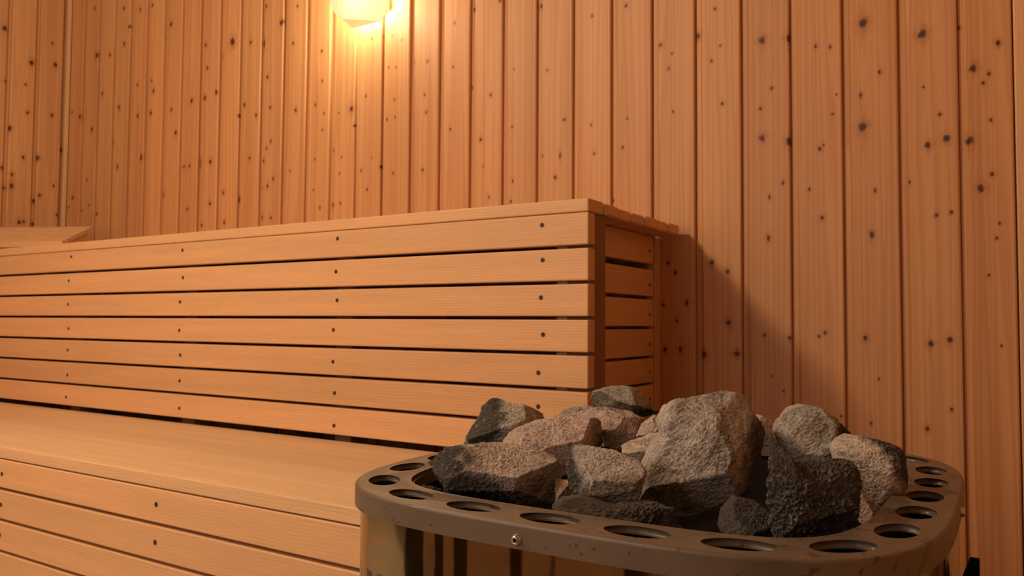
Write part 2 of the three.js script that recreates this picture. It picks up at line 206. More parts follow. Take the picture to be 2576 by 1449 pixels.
// added frosted window, unseen behind the camera: neutral fill for shadows and low fronts
{ const w = new THREE.Group(); w.name = 'fill_window_1'; w.userData.kind = 'structure'; scene.add(w);
  const hw = WW / 2, hh = WH / 2, z0 = ZF - 0.02, z1 = ZF - 0.0005;
  mesh('fill_window_frame', woodUV(mergeGeometries([box(WX - hw - 0.04, WX + hw + 0.04, WY + hh, WY + hh + 0.04, z0, z1), box(WX - hw - 0.04, WX + hw + 0.04, WY - hh - 0.04, WY - hh, z0, z1), box(WX - hw - 0.04, WX - hw, WY - hh, WY + hh, z0, z1), box(WX + hw, WX + hw + 0.04, WY - hh, WY + hh, z0, z1)]), 0), Mbench[1], w);
  mesh('pane', box(WX - hw, WX + hw, WY - hh, WY + hh, ZF - 0.012, ZF - 0.006), new THREE.MeshStandardMaterial({ color: 0x555555, roughness: 0.4, emissive: FILL_COLOR, emissiveIntensity: 1.5 }), w); }
// door: wooden leaf with a smoked glass pane in the doorway beside the camera
{ const door = new THREE.Group(); door.name = 'door_1'; door.userData.kind = 'structure'; scene.add(door);
  mesh('door_frame', woodUV(mergeGeometries([box(XR, XR + 0.1, 0, DOORH, DOOR0, DOOR0 + 0.04), box(XR, XR + 0.1, 0, DOORH, DOOR1 - 0.04, DOOR1), box(XR, XR + 0.1, DOORH - 0.04, DOORH, DOOR0 + 0.04, DOOR1 - 0.04)]), 1), Mbench[1], door);
  const a = DOOR0 + 0.042, b = DOOR1 - 0.042;
  const leaf = mesh('door_leaf', woodUV(mergeGeometries([box(XR + 0.05, XR + 0.09, 0.01, DOORH - 0.042, a, a + 0.1), box(XR + 0.05, XR + 0.09, 0.01, DOORH - 0.042, b - 0.1, b), box(XR + 0.05, XR + 0.09, 0.01, 0.2, a + 0.1, b - 0.1), box(XR + 0.05, XR + 0.09, DOORH - 0.15, DOORH - 0.042, a + 0.1, b - 0.1)]), 1), Mbench[1], door);
  mesh('pane', box(XR + 0.066, XR + 0.074, 0.2, DOORH - 0.15, a + 0.1, b - 0.1), Mglass, leaf);
  mesh('door_handle', new THREE.CylinderGeometry(0.014, 0.014, 0.35, 16).translate(XR + 0.035, 1.0, b - 0.05), Mbench[0], leaf); }

// ---------------------------------------------------------------- benches
const slatPiece = (x0, x1, y0, y1, z0, z1, along, r = 0.0035) => woodUV(box(x0, x1, y0, y1, z0, z1, r), along, rnd() * 3, rnd() * 7);
const pickMat = () => Mbench[Math.floor(rnd() * 2.3)];
const screwGeo = new THREE.CylinderGeometry(0.0042, 0.0042, 0.002, 14).rotateX(Math.PI / 2);
const screwGeoX = new THREE.CylinderGeometry(0.0036, 0.0036, 0.002, 14).rotateZ(Math.PI / 2);
const UX1 = -0.6016, UZ = 0.4543, UTOP = 0.9027;         // upper bench: end, front face, top
{
  const b = thing('upper_bench', 'upper sauna bench with horizontal slatted front and slatted top along the back wall', 'bench');
  const x0 = XL + 0.018;
  const pitch = (UZ - 0.021) / 7;
  for (let k = 0; k < 7; k++) { const z1 = UZ - k * pitch, z0 = z1 - pitch + 0.0024; mesh('top_slat', slatPiece(x0, UX1 + (k ? (rnd() - 0.5) * 0.004 : 0), UTOP - 0.0229, UTOP - (k ? rnd() * 0.002 : 0), z0, z1, 0, k ? 0.0052 : 0.003), pickMat(), b); }
  mesh('light_stop_rail', woodUV(box(x0, UX1 - 0.06, UTOP - 0.06, UTOP - 0.0235, 0.0003, 0.03), 0, 0.2, 0.7), Mshadedwood, b);  // unseen rail added to stop lamp light leaking down behind the bench
  const posts = [-0.6915, -1.1815, -1.6905, -2.1796, -2.68];
  const jitter = [0, 0.001, -0.001, 0.002, -0.004, -0.004, 0];
  for (let k = 0; k < 7; k++) {
    const y1 = 0.8788 - 0.0608 * k, y0 = y1 - 0.0548;
    const s = mesh('front_slat', slatPiece(x0, UX1, y0, y1, UZ - 0.026, UZ, 0, 0.0025), pickMat(), b);
    posts.forEach((px, i) => { const sc = mesh('screw', screwGeo, Mscrew, s); sc.position.set(px + jitter[(k + i) % 7] * 1.5, (y0 + y1) / 2 + 0.010 - 0.0025 * k + jitter[(k * 3 + i) % 7], UZ - 0.0006); });
  }
  for (const px of posts) { const w = px > -0.7 ? [UX1 - 0.052, UX1 - 0.004] : [px - 0.022, px + 0.022]; mesh('post', woodUV(box(w[0], w[1], 0, UTOP - 0.024, UZ - 0.075, UZ - 0.0265), 1, rnd(), rnd()), Mshadedwood, b); }
  for (const px of posts) mesh('post', woodUV(box(px - 0.022, px + 0.022, 0, UTOP - 0.024, 0.003, 0.045), 1, rnd(), rnd()), Mshadedwood, b);
  // end panel, set back under the overhang
  const EX = -0.655, ys = [[0.8739 + 0.005, 0.8193], [0.8063, 0.7496], [0.7422, 0.6856], [0.6792, 0.6226], [0.617, 0.5662], [0.5605, 0.504], [0.4985, 0.442], [0.436, 0.38], [0.374, 0.318], [0.312, 0.256]];
  for (const [t, o] of ys) { const s = mesh('end_slat', slatPiece(EX - 0.022, EX, o, t, 0.034, UZ - 0.0265, 2, 0.002), pickMat(), b); const sc = mesh('screw', screwGeoX, Mscrew, s); sc.position.set(EX - 0.0004, (t + o) / 2 - 0.004 + rnd() * 0.003, 0.056); }
  mesh('end_post', woodUV(box(EX - 0.03, EX + 0.004, 0, UTOP - 0.024, 0.001, 0.033, 0.002), 1, 0.4, 0.2), Mbench[2], b);
}
{
  const b = thing('lower_bench', 'lower sauna bench with broad seat boards and slatted front, in front of the upper bench', 'bench');
  const x0 = XL + 0.018, LZ = 0.872, x1 = -0.6016, seat = 0.4477, back = UZ + 0.001;
  const n = 5, pitch = (LZ - back) / n;
  for (let k = 0; k < n; k++) { const z1 = LZ - k * pitch; mesh('seat_board', slatPiece(x0, x1, seat - 0.0218, seat, z1 - pitch + 0.0002, z1, 0, k ? 0.0005 : 0.002), Mseat, b); }
  const posts = [-0.672, -1.1534, -1.635, -2.116, -2.6];
  for (let k = 0; k < 7; k++) {
    const y1 = 0.4236 - 0.0583 * k, y0 = y1 - 0.053;
    const s = mesh('front_slat', slatPiece(x0, x1, y0, y1, LZ - 0.026, LZ, 0, 0.0025), pickMat(), b);
    posts.forEach((px, i) => { const sc = mesh('screw', screwGeo, Mscrew, s); sc.position.set(px + 0.002 * (rnd() - 0.5) + (k === 2 && i === 1 ? 0.05 : 0), (y0 + y1) / 2 + 0.004 * (rnd() - 0.3), LZ - 0.0006); });
  }
  for (const px of posts) mesh('post', woodUV(box(px - 0.022, px + 0.022, 0, seat - 0.0235, LZ - 0.075, LZ - 0.0265), 1, rnd(), rnd()), Mshadedwood, b);
  for (let k = 0; k < 6; k++) { const y1 = 0.4236 - 0.0583 * k; mesh('end_slat', slatPiece(x1 - 0.06, x1 - 0.038, y1 - 0.053, y1, UZ + 0.01, LZ - 0.0265, 2, 0.002), pickMat(), b); }
}
// wedge headrest in the far corner of the upper bench
{
  const b = thing('headrest', 'wedge-shaped wooden headrest lying in the far left corner of the upper bench', 'headrest');
  const P0 = new THREE.Vector3(-2.86, 0.94, 0.362), P1 = new THREE.Vector3(-2.548, 0.94, 0.282), B1 = new THREE.Vector3(-2.641, 1.010, 0.127), B0 = new THREE.Vector3(-3.0, 1.010, 0.294);
  const quad = (a, c, d, e, t) => { // slab with the four top corners given and thickness t downwards
    const dn = new THREE.Vector3(0, -t, 0), top = [a, c, d, e], bot = top.map(p => p.clone().add(dn)); return new ConvexGeometry([...top, ...bot]); };
  const L = (p, q, t) => p.clone().lerp(q, t);
  for (let k = 0; k < 4; k++) { const t0 = k / 4 + 0.012, t1 = (k + 1) / 4 - 0.012; mesh('slat', woodUV(quad(L(P0, B0, t0), L(P1, B1, t0), L(P1, B1, t1), L(P0, B0, t1), 0.014), 0, rnd(), rnd()), Mbench[k % 2], b); }
  for (const s of [0.06, 0.9]) {
    const f = L(P1, P0, s), r = L(B1, B0, s), w = P0.clone().sub(P1).normalize().multiplyScalar(0.02), dn = p => new THREE.Vector3(p.x, UTOP + 0.0005, p.z), o = new THREE.Vector3(0, -0.0142, 0);
    const pts = []; for (const q of [f, r]) { const a = q.clone().add(o), c = a.clone().add(w); pts.push(a, c, dn(a), dn(c)); }
    mesh('side_rail', woodUV(new ConvexGeometry(pts), 0, rnd(), rnd()), Mbench[1], b);
  }
}

// ---------------------------------------------------------------- sconce on the back wall
{
  const s = thing('wall_lamp', 'glowing faceted cream glass sconce on the back wall above the upper bench', 'lamp');
  const cx = -1.508;
  const low = [[-1.5626, 1.5183, 0.02], [-1.4548, 1.5185, 0.02], [-1.4269, 1.556, 0.02], [-1.5625, 1.5334, 0.058], [-1.5887, 1.5523, 0.062], [-1.6108, 1.583, 0.062], [-1.425, 1.6, 0.03], [-1.513, 1.625, 0.108], [-1.60, 1.64, 0.07], [-1.43, 1.64, 0.06]];
  const up = [[-1.60, 1.72, 0.02], [-1.60, 1.72, 0.06], [-1.51, 1.73, 0.1], [-1.425, 1.72, 0.05], [-1.425, 1.72, 0.02]];
  const hull = new ConvexGeometry([...low, ...up].map(p => new THREE.Vector3(...p)));
  const P = hull.attributes.position, keep = [];
  for (let i = 0; i < P.count; i += 3) { const top = [0, 1, 2].every(k => P.getY(i + k) > 1.71), back = [0, 1, 2].every(k => P.getZ(i + k) < 0.031); if (top || back) continue; for (let k = 0; k < 3; k++) keep.push(P.getX(i + k), P.getY(i + k), P.getZ(i + k)); }
  const outer = new THREE.BufferGeometry(); outer.setAttribute('position', new THREE.Float32BufferAttribute(keep, 3)); outer.computeVertexNormals();
  const C = new THREE.Vector3(cx, 1.63, 0.045), inn = []; for (let i = 0; i < keep.length; i += 9) for (const k of [0, 2, 1]) inn.push(C.x + (keep[i + 3 * k] - C.x) * 0.95, C.y + (keep[i + 3 * k + 1] - C.y) * 0.95, C.z + (keep[i + 3 * k + 2] - C.z) * 0.95);
  const inner = new THREE.BufferGeometry(); inner.setAttribute('position', new THREE.Float32BufferAttribute(inn, 3)); inner.computeVertexNormals();
  const glow = new THREE.MeshPhysicalMaterial({ color: new THREE.Color().setRGB(0.85, 0.75, 0.55), roughness: 0.35, emissive: new THREE.Color().setRGB(1, 0.74, 0.30), emissiveIntensity: 0.5 });
  mesh('shade', mergeGeometries([outer, inner]), glow, s);
  mesh('back_plate', box(cx - 0.07, cx + 0.07, 1.555, 1.715, 0.0005, 0.012, 0.003), new THREE.MeshStandardMaterial({ color: new THREE.Color().setRGB(0.7, 0.62, 0.5), roughness: 0.5 }), s);
  mesh('lamp_holder', new THREE.CylinderGeometry(0.016, 0.018, 0.05, 20).rotateX(Math.PI / 2).translate(cx, 1.66, 0.02), new THREE.MeshStandardMaterial({ color: new THREE.Color().setRGB(0.75, 0.72, 0.66), roughness: 0.4 }), s);
  mesh('bulb', new THREE.SphereGeometry(0.022, 24, 16).translate(cx, 1.625, 0.06), new THREE.MeshStandardMaterial({ color: 0x111111, emissive: LAMP_COLOR, emissiveIntensity: 14 }), s);
  mesh('screw', new THREE.SphereGeometry(0.0035, 12, 8).translate(-1.505, 1.533, 0.0265), Mscrew, s);
  const l = new THREE.PointLight(LAMP_COLOR, LAMP_POWER, 0, 2); l.position.set(cx, 1.605, 0.07); l.castShadow = true; l.shadow.radius = 2.4; s.add(l);
}
// round opal lamp under the ceiling, out of the picture: it lights the bench fronts, the seats and the stones from above
{
  const s = thing('ceiling_lamp', 'round opal lamp under the ceiling in front of the benches', 'lamp');
  mesh('lamp_base', new THREE.CylinderGeometry(0.13, 0.14, 0.03, 40).translate(PX, YT - 0.0155, PZ), Mbench[1], s);
  mesh('globe', new THREE.LatheGeometry([[0.0, -0.10], [0.05, -0.094], [0.09, -0.072], [0.113, -0.04], [0.12, 0]].map(p => new THREE.Vector2(...p)), 40).translate(PX, YT - 0.031, PZ), new THREE.MeshStandardMaterial({ color: 0x444444, emissive: PANEL_COLOR, emissiveIntensity: 4, side: THREE.DoubleSide }), s);
}

// ---------------------------------------------------------------- stove
const H = 0.13, RIMY = 0.56, SX = -2.03 * H, SZ = 1.654 - 5.3 * H;   // rim height and centre of the stove in plan
function superE(a, b, n, N) { const o = []; for (let i = 0; i < N; i++) { const t = i / N * 2 * Math.PI, c = Math.cos(t), s = Math.sin(t), r = Math.pow(Math.pow(Math.abs(c) / a, n) + Math.pow(Math.abs(s) / b, n), -1 / n); o.push(new THREE.Vector2(r * c, r * s)); } return o; }
function arcPoints(P, N, phase) { // N points at equal arc length along a closed outline, with tangents
  const L = [0]; for (let i = 0; i < P.length; i++) L.push(L[i] + P[i].distanceTo(P[(i + 1) % P.length]));
  const T = L[P.length], o = [];
  for (let k = 0; k < N; k++) { const d = ((k + phase) / N % 1) * T; let i = 0; while (L[i + 1] < d) i++; const a = P[i], b = P[(i + 1) % P.length], f = (d - L[i]) / (L[i + 1] - L[i]); o.push([a.clone().lerp(b, f), Math.atan2(b.y - a.y, b.x - a.x)]); }
  return o;
}
const A0 = 1.76 * H, B0 = 1.87 * H, NEXP = 3.8, BAND = 0.048, HOLEPHASE = 0.0;
function inset(d) { const P = superE(A0, B0, NEXP, 240), n = P.length; return P.map((p, i) => { const a = P[(i + n - 1) % n], b = P[(i + 1) % n], t = b.clone().sub(a).normalize(); return new THREE.Vector2(p.x - t.y * d, p.y + t.x * d); }); }
const patina = dataTex(1024, 512, (i, j, c) => { // brown oxide bloom and scuffs on the rim
  const x = i / 1024, y = j / 512, n = noise2(x * 14, y * 7, 41) * 0.5 + noise2(x * 40, y * 20, 42) * 0.3 + noise2(x * 120, y * 60, 43) * 0.2, spot = sstep(0.50, 0.64, noise2(x * 75, y * 38, 44) * 0.6 + noise2(x * 200, y * 100, 45) * 0.35 + 0.1 * n);
  const m = 1 + 0.16 * n; c[0] = mix(0.145 * m, 0.06, spot * 0.8); c[1] = mix(0.112 * m, 0.033, spot * 0.8); c[2] = mix(0.080 * m, 0.02, spot * 0.8);
});
const Mrim = new THREE.MeshStandardMaterial({ map: patina, roughness: 0.42, metalness: 0.2 });
const bodyTex = dataTex(1024, 512, (i, j, c) => { // heat-tinted, stained sheet steel: painted-in reflections as bands, orange patches and dark runs
  const x = i / 1024, y = j / 512, band = noise2(x * 46, y * 0.8, 51), reflDark = sstep(0.0, 0.35, noise2(x * 110, y * 2.2, 52) + 0.12 * noise2(x * 260, y * 40, 58)) * sstep(-0.25, 0.15, noise2(x * 14, y * 1.1, 59)), bl = noise2(x * 30, y * 18, 53) * 0.6 + noise2(x * 90, y * 60, 54) * 0.4;
  const reflOrange = sstep(0.2, 0.6, noise2(x * 20, y * 2, 55) + 0.3 * bl), m = 1 + 0.2 * bl;
  c[0] = mix(0.30, 0.40, reflOrange) * m * (1 - 0.85 * reflDark); c[1] = mix(0.275, 0.24, reflOrange) * m * (1 - 0.87 * reflDark); c[2] = mix(0.17, 0.115, reflOrange) * m * (1 - 0.87 * reflDark);
});
const bodyBump = dataTex(512, 256, (i, j, c) => { const x = i / 512, y = j / 256; c[0] = c[1] = c[2] = 0.5 + 0.35 * noise2(x * 30, y * 3, 56) + 0.15 * noise2(x * 70, y * 25, 57); }, false);
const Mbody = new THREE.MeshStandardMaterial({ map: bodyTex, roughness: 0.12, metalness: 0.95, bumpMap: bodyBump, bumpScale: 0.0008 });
const Mblack = new THREE.MeshPhysicalMaterial({ color: new THREE.Color().setRGB(0.008, 0.007, 0.007), roughness: 0.9, specularIntensity: 0.25 });
const Mliner = new THREE.MeshPhysicalMaterial({ color: new THREE.Color().setRGB(0.018, 0.012, 0.009), roughness: 0.85, specularIntensity: 0.25 });
const stove = thing('sauna_stove', 'electric sauna stove with taupe perforated rim, steel body and a basket full of stones', 'stove');
stove.position.set(SX, 0, SZ);
{
  const toShape = P => new THREE.Shape(P.map(p => new THREE.Vector2(p.x, -p.y)));   // plan (x, z) to shape (x, -z), laid flat below
  const toPath = P => new THREE.Path(P.map(p => new THREE.Vector2(p.x, -p.y)));
  const bev = 0.0024;
  const outer = inset(bev), innerP = inset(BAND - bev), mid = inset(0.0235);
  const sh = toShape(outer); sh.holes.push(toPath(innerP));
  for (const [p, a] of arcPoints(mid, 24, HOLEPHASE)) {
    const hp = []; for (let i = 0; i < 28; i++) { const t = i / 28 * 2 * Math.PI, u = (0.0195 + bev) * Math.cos(t), v = (0.0105 + bev) * Math.sin(t); hp.push(new THREE.Vector2(p.x + u * Math.cos(a) - v * Math.sin(a), p.y + u * Math.sin(a) + v * Math.cos(a))); }
    sh.holes.push(toPath(hp));
  }
  let g = new THREE.ExtrudeGeometry(sh, { depth: 0.0004, bevelEnabled: true, bevelThickness: bev, bevelSize: bev, bevelSegments: 4, curveSegments: 8 });
  g.rotateX(-Math.PI / 2).translate(0, RIMY - 0.0004 - bev, 0);
  g.deleteAttribute('uv'); g = toCreasedNormals(mergeVertices(g, 1e-5), 0.7);
  const uvs = p => { const uv = new Float32Array(p.count * 2); for (let i = 0; i < p.count; i++) { uv[2 * i] = p.getX(i) / 0.5 + 0.5; uv[2 * i + 1] = (p.getZ(i) + p.getY(i) * 1.3) / 0.25; } return new THREE.BufferAttribute(uv, 2); };
  g.setAttribute('uv', uvs(g.attributes.position));
  const ring = (P, Q, y0, y1) => { const s = toShape(P); s.holes.push(toPath(Q)); let r = new THREE.ExtrudeGeometry(s, { depth: y1 - y0, bevelEnabled: false }); r.rotateX(-Math.PI / 2).translate(0, y0, 0); r.deleteAttribute('uv'); r = toCreasedNormals(mergeVertices(r, 1e-5), 0.5); r.setAttribute('uv', uvs(r.attributes.position)); return r; };
  const skirt = ring(superE(A0, B0, NEXP, 160), superE(A0 - 0.002, B0 - 0.002, NEXP, 160), RIMY - 0.0165, RIMY - 0.0026);
  const flange = ring(inset(BAND - 0.002), inset(BAND), RIMY - 0.012, RIMY - 0.003);
  const rim = mesh('rim', mergeGeometries([g.index ? g.toNonIndexed() : g, skirt.index ? skirt.toNonIndexed() : skirt, flange.index ? flange.toNonIndexed() : flange]), Mrim, stove);
  rim.userData.label = 'taupe metal rim with a row of oval slots';
  // body: sheet steel wrapped round, polished and stained, with reflections in its colour map
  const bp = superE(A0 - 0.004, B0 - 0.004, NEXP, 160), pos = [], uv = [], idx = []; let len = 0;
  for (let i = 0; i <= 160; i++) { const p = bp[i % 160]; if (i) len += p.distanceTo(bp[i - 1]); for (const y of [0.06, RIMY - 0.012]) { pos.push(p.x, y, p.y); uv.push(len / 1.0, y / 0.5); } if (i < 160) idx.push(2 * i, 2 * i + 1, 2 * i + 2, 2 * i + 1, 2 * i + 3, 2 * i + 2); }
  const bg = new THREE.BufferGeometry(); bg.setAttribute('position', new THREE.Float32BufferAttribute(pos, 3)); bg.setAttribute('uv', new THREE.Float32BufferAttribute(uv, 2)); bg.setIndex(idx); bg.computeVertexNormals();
  const body = mesh('body', bg, Mbody, stove); body.userData.label = 'stained polished steel casing with reflections painted in';
  mesh('cavity_floor', ring(inset(0.005), inset(BAND - 0.006), 0.34, 0.35), Mblack, stove);
  mesh('base', ring(superE(A0 - 0.02, B0 - 0.02, NEXP, 96), superE(A0 - 0.06, B0 - 0.06, NEXP, 96), 0, 0.06), Mblack, stove);
  mesh('liner', mergeGeometries([ring(inset(BAND - 0.005), inset(BAND - 0.003), 0.36, RIMY - 0.0046)]), Mliner, stove);
  { const s = toShape(inset(BAND - 0.003)); const f = new THREE.ExtrudeGeometry(s, { depth: 0.006, bevelEnabled: false }); f.rotateX(-Math.PI / 2).translate(0, 0.5, 0); mesh('stone_grate', f, Mblack, stove); }
  // button-head screws on the rim's skirt
  const MS = new THREE.MeshStandardMaterial({ color: new THREE.Color().setRGB(0.55, 0.47, 0.4), roughness: 0.3, metalness: 0.9 });
  const head = new THREE.LatheGeometry([[0.0012, 0.0006], [0.0014, 0.0028], [0.0022, 0.0030], [0.0033, 0.0018], [0.0036, 0]].map(p => new THREE.Vector2(...p)), 20);
  const sk = arcPoints(superE(A0, B0, NEXP, 160), 4, 0), spots = [[-0.2749, 1.2073], [-0.0375, 0.957]];
  for (const [x, z] of spots) {
    const lx = x - SX, lz = z - SZ, t = Math.atan2(lz, lx), c = Math.cos(t), s = Math.sin(t), r = Math.pow(Math.pow(Math.abs(c) / A0, NEXP) + Math.pow(Math.abs(s) / B0, NEXP), -1 / NEXP);
    const gx = Math.sign(c) * Math.pow(Math.abs(r * c) / A0, NEXP - 1) / A0, gz = Math.sign(s) * Math.pow(Math.abs(r * s) / B0, NEXP - 1) / B0, n = new THREE.Vector3(gx, 0, gz).normalize();
    const m = mesh('screw', head, MS, stove); m.position.set(r * c, RIMY - 0.0105, r * s); m.quaternion.setFromUnitVectors(new THREE.Vector3(0, 1, 0), n); m.userData.label = 'small steel button-head screw';
    mesh('socket', new THREE.CylinderGeometry(0.0013, 0.0013, 0.001, 6).translate(0, 0.0006, 0), Mblack, m);
  }
  // black guard plate at the wall side
  const gp = new THREE.Shape([[0, 0], [0, 0.46], [-0.006, 0.46], [-0.02, 0.42], [-0.03, 0.4], [-0.03, 0]].map(p => new THREE.Vector2(...p)));
  mesh('guard_plate', new THREE.ExtrudeGeometry(gp, { depth: 0.004, bevelEnabled: false }).translate(A0 + 0.012, 0.06, 0.004), Mblack, stove);
}

// ---------------------------------------------------------------- stones
// a cube sphere shared by all stones
function cubeSphere(N) {
  const map = new Map(), dirs = [], idx = [];
  const vid = (x, y, z) => { const k = (x + N) * 4000000 + (y + N) * 2000 + (z + N); let v = map.get(k); if (v === undefined) { v = dirs.length / 3; map.set(k, v); const f = t => Math.tan(t / N * Math.PI / 4), a = f(x), b = f(y), c = f(z), l = Math.hypot(a, b, c); dirs.push(a / l, b / l, c / l); } return v; };
  const face = fn => { for (let i = -N; i < N; i += 2) for (let j = -N; j < N; j += 2) { const a = vid(...fn(i, j)), b = vid(...fn(i + 2, j)), c = vid(...fn(i + 2, j + 2)), d = vid(...fn(i, j + 2)); idx.push(a, b, c, a, c, d); } };
  face((i, j) => [i, j, N]); face((i, j) => [-i, j, -N]); face((i, j) => [N, j, -i]); face((i, j) => [-N, j, i]); face((i, j) => [i, N, -j]); face((i, j) => [i, -N, j]);
  return { dirs: new Float32Array(dirs), idx };
}
const SPH = { big: cubeSphere(120), mid: cubeSphere(92), small: cubeSphere(54) };
const Mstone = new THREE.MeshStandardMaterial({ vertexColors: true, roughness: 0.92 });
// outline: silhouette points (mm) in the stone's own upright plane; half thickness; facets: [nx, ny, nz, offset]; crust: [direction, threshold, spread]
function makeStone(spec, res, o) {
  const [c, th, outl] = spec, S = SPH[res], n = S.dirs.length / 3, sd = o.seed;
  const poly = []; for (let i = 0; i < outl.length; i += 2) poly.push([outl[i] / 1000, outl[i + 1] / 1000]);
  const TAB = 360, tab = new Float32Array(TAB + 1);
  for (let k = 0; k <= TAB; k++) { const a = k / TAB * 2 * Math.PI - Math.PI, dx = Math.cos(a), dy = Math.sin(a); let best = 0.004;
    for (let i = 0; i < poly.length; i++) { const [x1, y1] = poly[i], [x2, y2] = poly[(i + 1) % poly.length], ex = x2 - x1, ey = y2 - y1, det = dx * -ey + dy * ex; if (Math.abs(det) < 1e-12) continue; const t = (x1 * -ey + y1 * ex) / det, s = (dx * y1 - dy * x1) / det; if (t > 0 && s >= -1e-6 && s <= 1 + 1e-6) best = Math.max(best, t); }
    tab[k] = best; }
  const rAt = a => { const f = (a + Math.PI) / (2 * Math.PI) * TAB, i = Math.min(TAB - 1, Math.floor(f)); return mix(tab[i], tab[i + 1], f - i); };
  let size = 0; for (const p of poly) size = Math.max(size, Math.hypot(...p));
  // facets: the given ones plus chance ones
  const F = (o.facets || []).map(f => { const l = Math.hypot(f[0], f[1], f[2]); return [f[0] / l, f[1] / l, f[2] / l, f[3]]; });
  let s = sd * 7919 + 13; const R = () => { s = (s * 1664525 + 1013904223) >>> 0; return s / 4294967296; };
  for (let k = 0; k < (o.chance ?? 7); k++) { const w = (R() < 0.7 ? 1 : -1) * (0.35 + 0.6 * R()), a = R() * 2 * Math.PI, q = Math.sqrt(1 - w * w); F.push([q * Math.cos(a), q * Math.sin(a), w, 0.62 + 0.25 * R()]); }
  const p = o.power ?? 2.4, Fo = F.map(f => { const rho = Math.hypot(f[0], f[1]), r = rAt(Math.atan2(f[1], f[0])); return f[3] * Math.pow(Math.pow(rho / r, p) + Math.pow(Math.abs(f[2]) / th, p), -1 / p); });
  const pos = new Float32Array(n * 3), col = new Float32Array(n * 3), rough = o.rough ?? 0.5;
  const base = o.base || [0.34, 0.30, 0.26], dark = o.dark || [0.05, 0.045, 0.036], cr = o.crust;
  for (let i = 0; i < n; i++) {
    const dx = S.dirs[3 * i], dy = S.dirs[3 * i + 1], dz = S.dirs[3 * i + 2], rho = Math.hypot(dx, dy);
    let r = Math.pow(Math.pow(rho / rAt(Math.atan2(dy, dx)), p) + Math.pow(Math.abs(dz) / th, p), -1 / p);
    for (let k = 0; k < F.length; k++) { const d = dx * F[k][0] + dy * F[k][1] + dz * F[k][2]; if (d > 0.05) { const q = Fo[k] / d; if (q < r * 1.15) { const e = 0.0022, h = clamp(0.5 + 0.5 * (r - q) / e); r = mix(r, q, h) - e * 0.25 * h * (1 - h); } } }
    let x = dx * r, y = dy * r, z = dz * r;
    const X = x + sd * 3.7, Y = y + sd * 1.3, Z = z - sd * 2.1;
    const lump = noise3(X * 45, Y * 45, Z * 45), n1 = noise3(X * 130, Y * 130, Z * 130), n2 = noise3(X * 330, Y * 330, Z * 330), n3 = noise3(X * 800, Y * 800, Z * 800), n4 = noise3(X * 1500, Y * 1500, Z * 1500);
    let crust = 0; if (cr) crust = sstep(cr[3] - 0.16, cr[3] + 0.16, (x * cr[0] + y * cr[1] + z * cr[2]) / size + 0.10 * lump + 0.12 * n1);
    const fx = X * 0.8 + Y * 0.6, fy = Y * 0.8 - X * 0.6, fibre = 0.6 * noise3(fx * 210, fy * 800, Z * 700) + 0.4 * noise3(fx * 420, fy * 1500, Z * 1200);
    const ridge = 1 - Math.abs(noise3(X * 210 + 0.6 * n1, Y * 260, Z * 210));
    const dsp = 0.0022 * lump + 0.0009 * n1 * (0.4 + rough) + (0.00035 + 0.0004 * crust) * n2 * (0.5 + rough) + (0.0005 + 0.0006 * crust) * n3 * (0.4 + rough) + 0.00025 * n4 + 0.0003 * (ridge - 0.7) * rough + 0.0003 * fibre;
    const k = 1 + dsp / r; pos[3 * i] = x * k; pos[3 * i + 1] = y * k; pos[3 * i + 2] = z * k;
    // minerals: pale ground mass with dark grains, dark rough crust with pale grains
    const pat = 0.5 + 0.5 * noise3(X * 70 + 9, Y * 70, Z * 70), grain = sstep(-0.15, 0.55, 0.55 * n3 + 0.5 * n4 + 0.25 * n2), vein = sstep(0.9, 0.98, ridge) * 0.25;
    const blot = sstep(0.05, 0.5, noise3(X * 38 + 5, Y * 38, Z * 38) + 0.35 * n1); let m = 0.86 + 0.26 * pat + 0.2 * n2 - 0.8 * grain * (o.speck ?? 0.6) - 0.28 * blot + vein + 0.34 * fibre;
    const pale = sstep(0.42, 0.72, 0.55 * n3 + 0.55 * n2 + 0.2 * n4 + 0.1);
    for (let q = 0; q < 3; q++) { const a = base[q] * m * (q === 0 ? 1 + 0.06 * n1 : q === 2 ? 1 - 0.06 * n1 : 1), b = mix(dark[q] * (0.8 + 0.4 * pat), 0.26 - 0.03 * q, pale * (o.crystals ?? 0.55)); col[3 * i + q] = Math.max(0.008, mix(a, b, crust)); }
  }
  const g = new THREE.BufferGeometry(); g.setAttribute('position', new THREE.BufferAttribute(pos, 3)); g.setAttribute('color', new THREE.BufferAttribute(col, 3)); g.setIndex(S.idx); g.computeVertexNormals();
  const m = new THREE.Mesh(g, Mstone); m.name = numbered('sauna_stone'); m.position.set(...c); m.rotation.y = 0.5603; m.castShadow = m.receiveShadow = true;
  m.userData = { label: o.label, category: 'stone', group: 'stones heaped on the stove' };
  scene.add(m); return m;
}
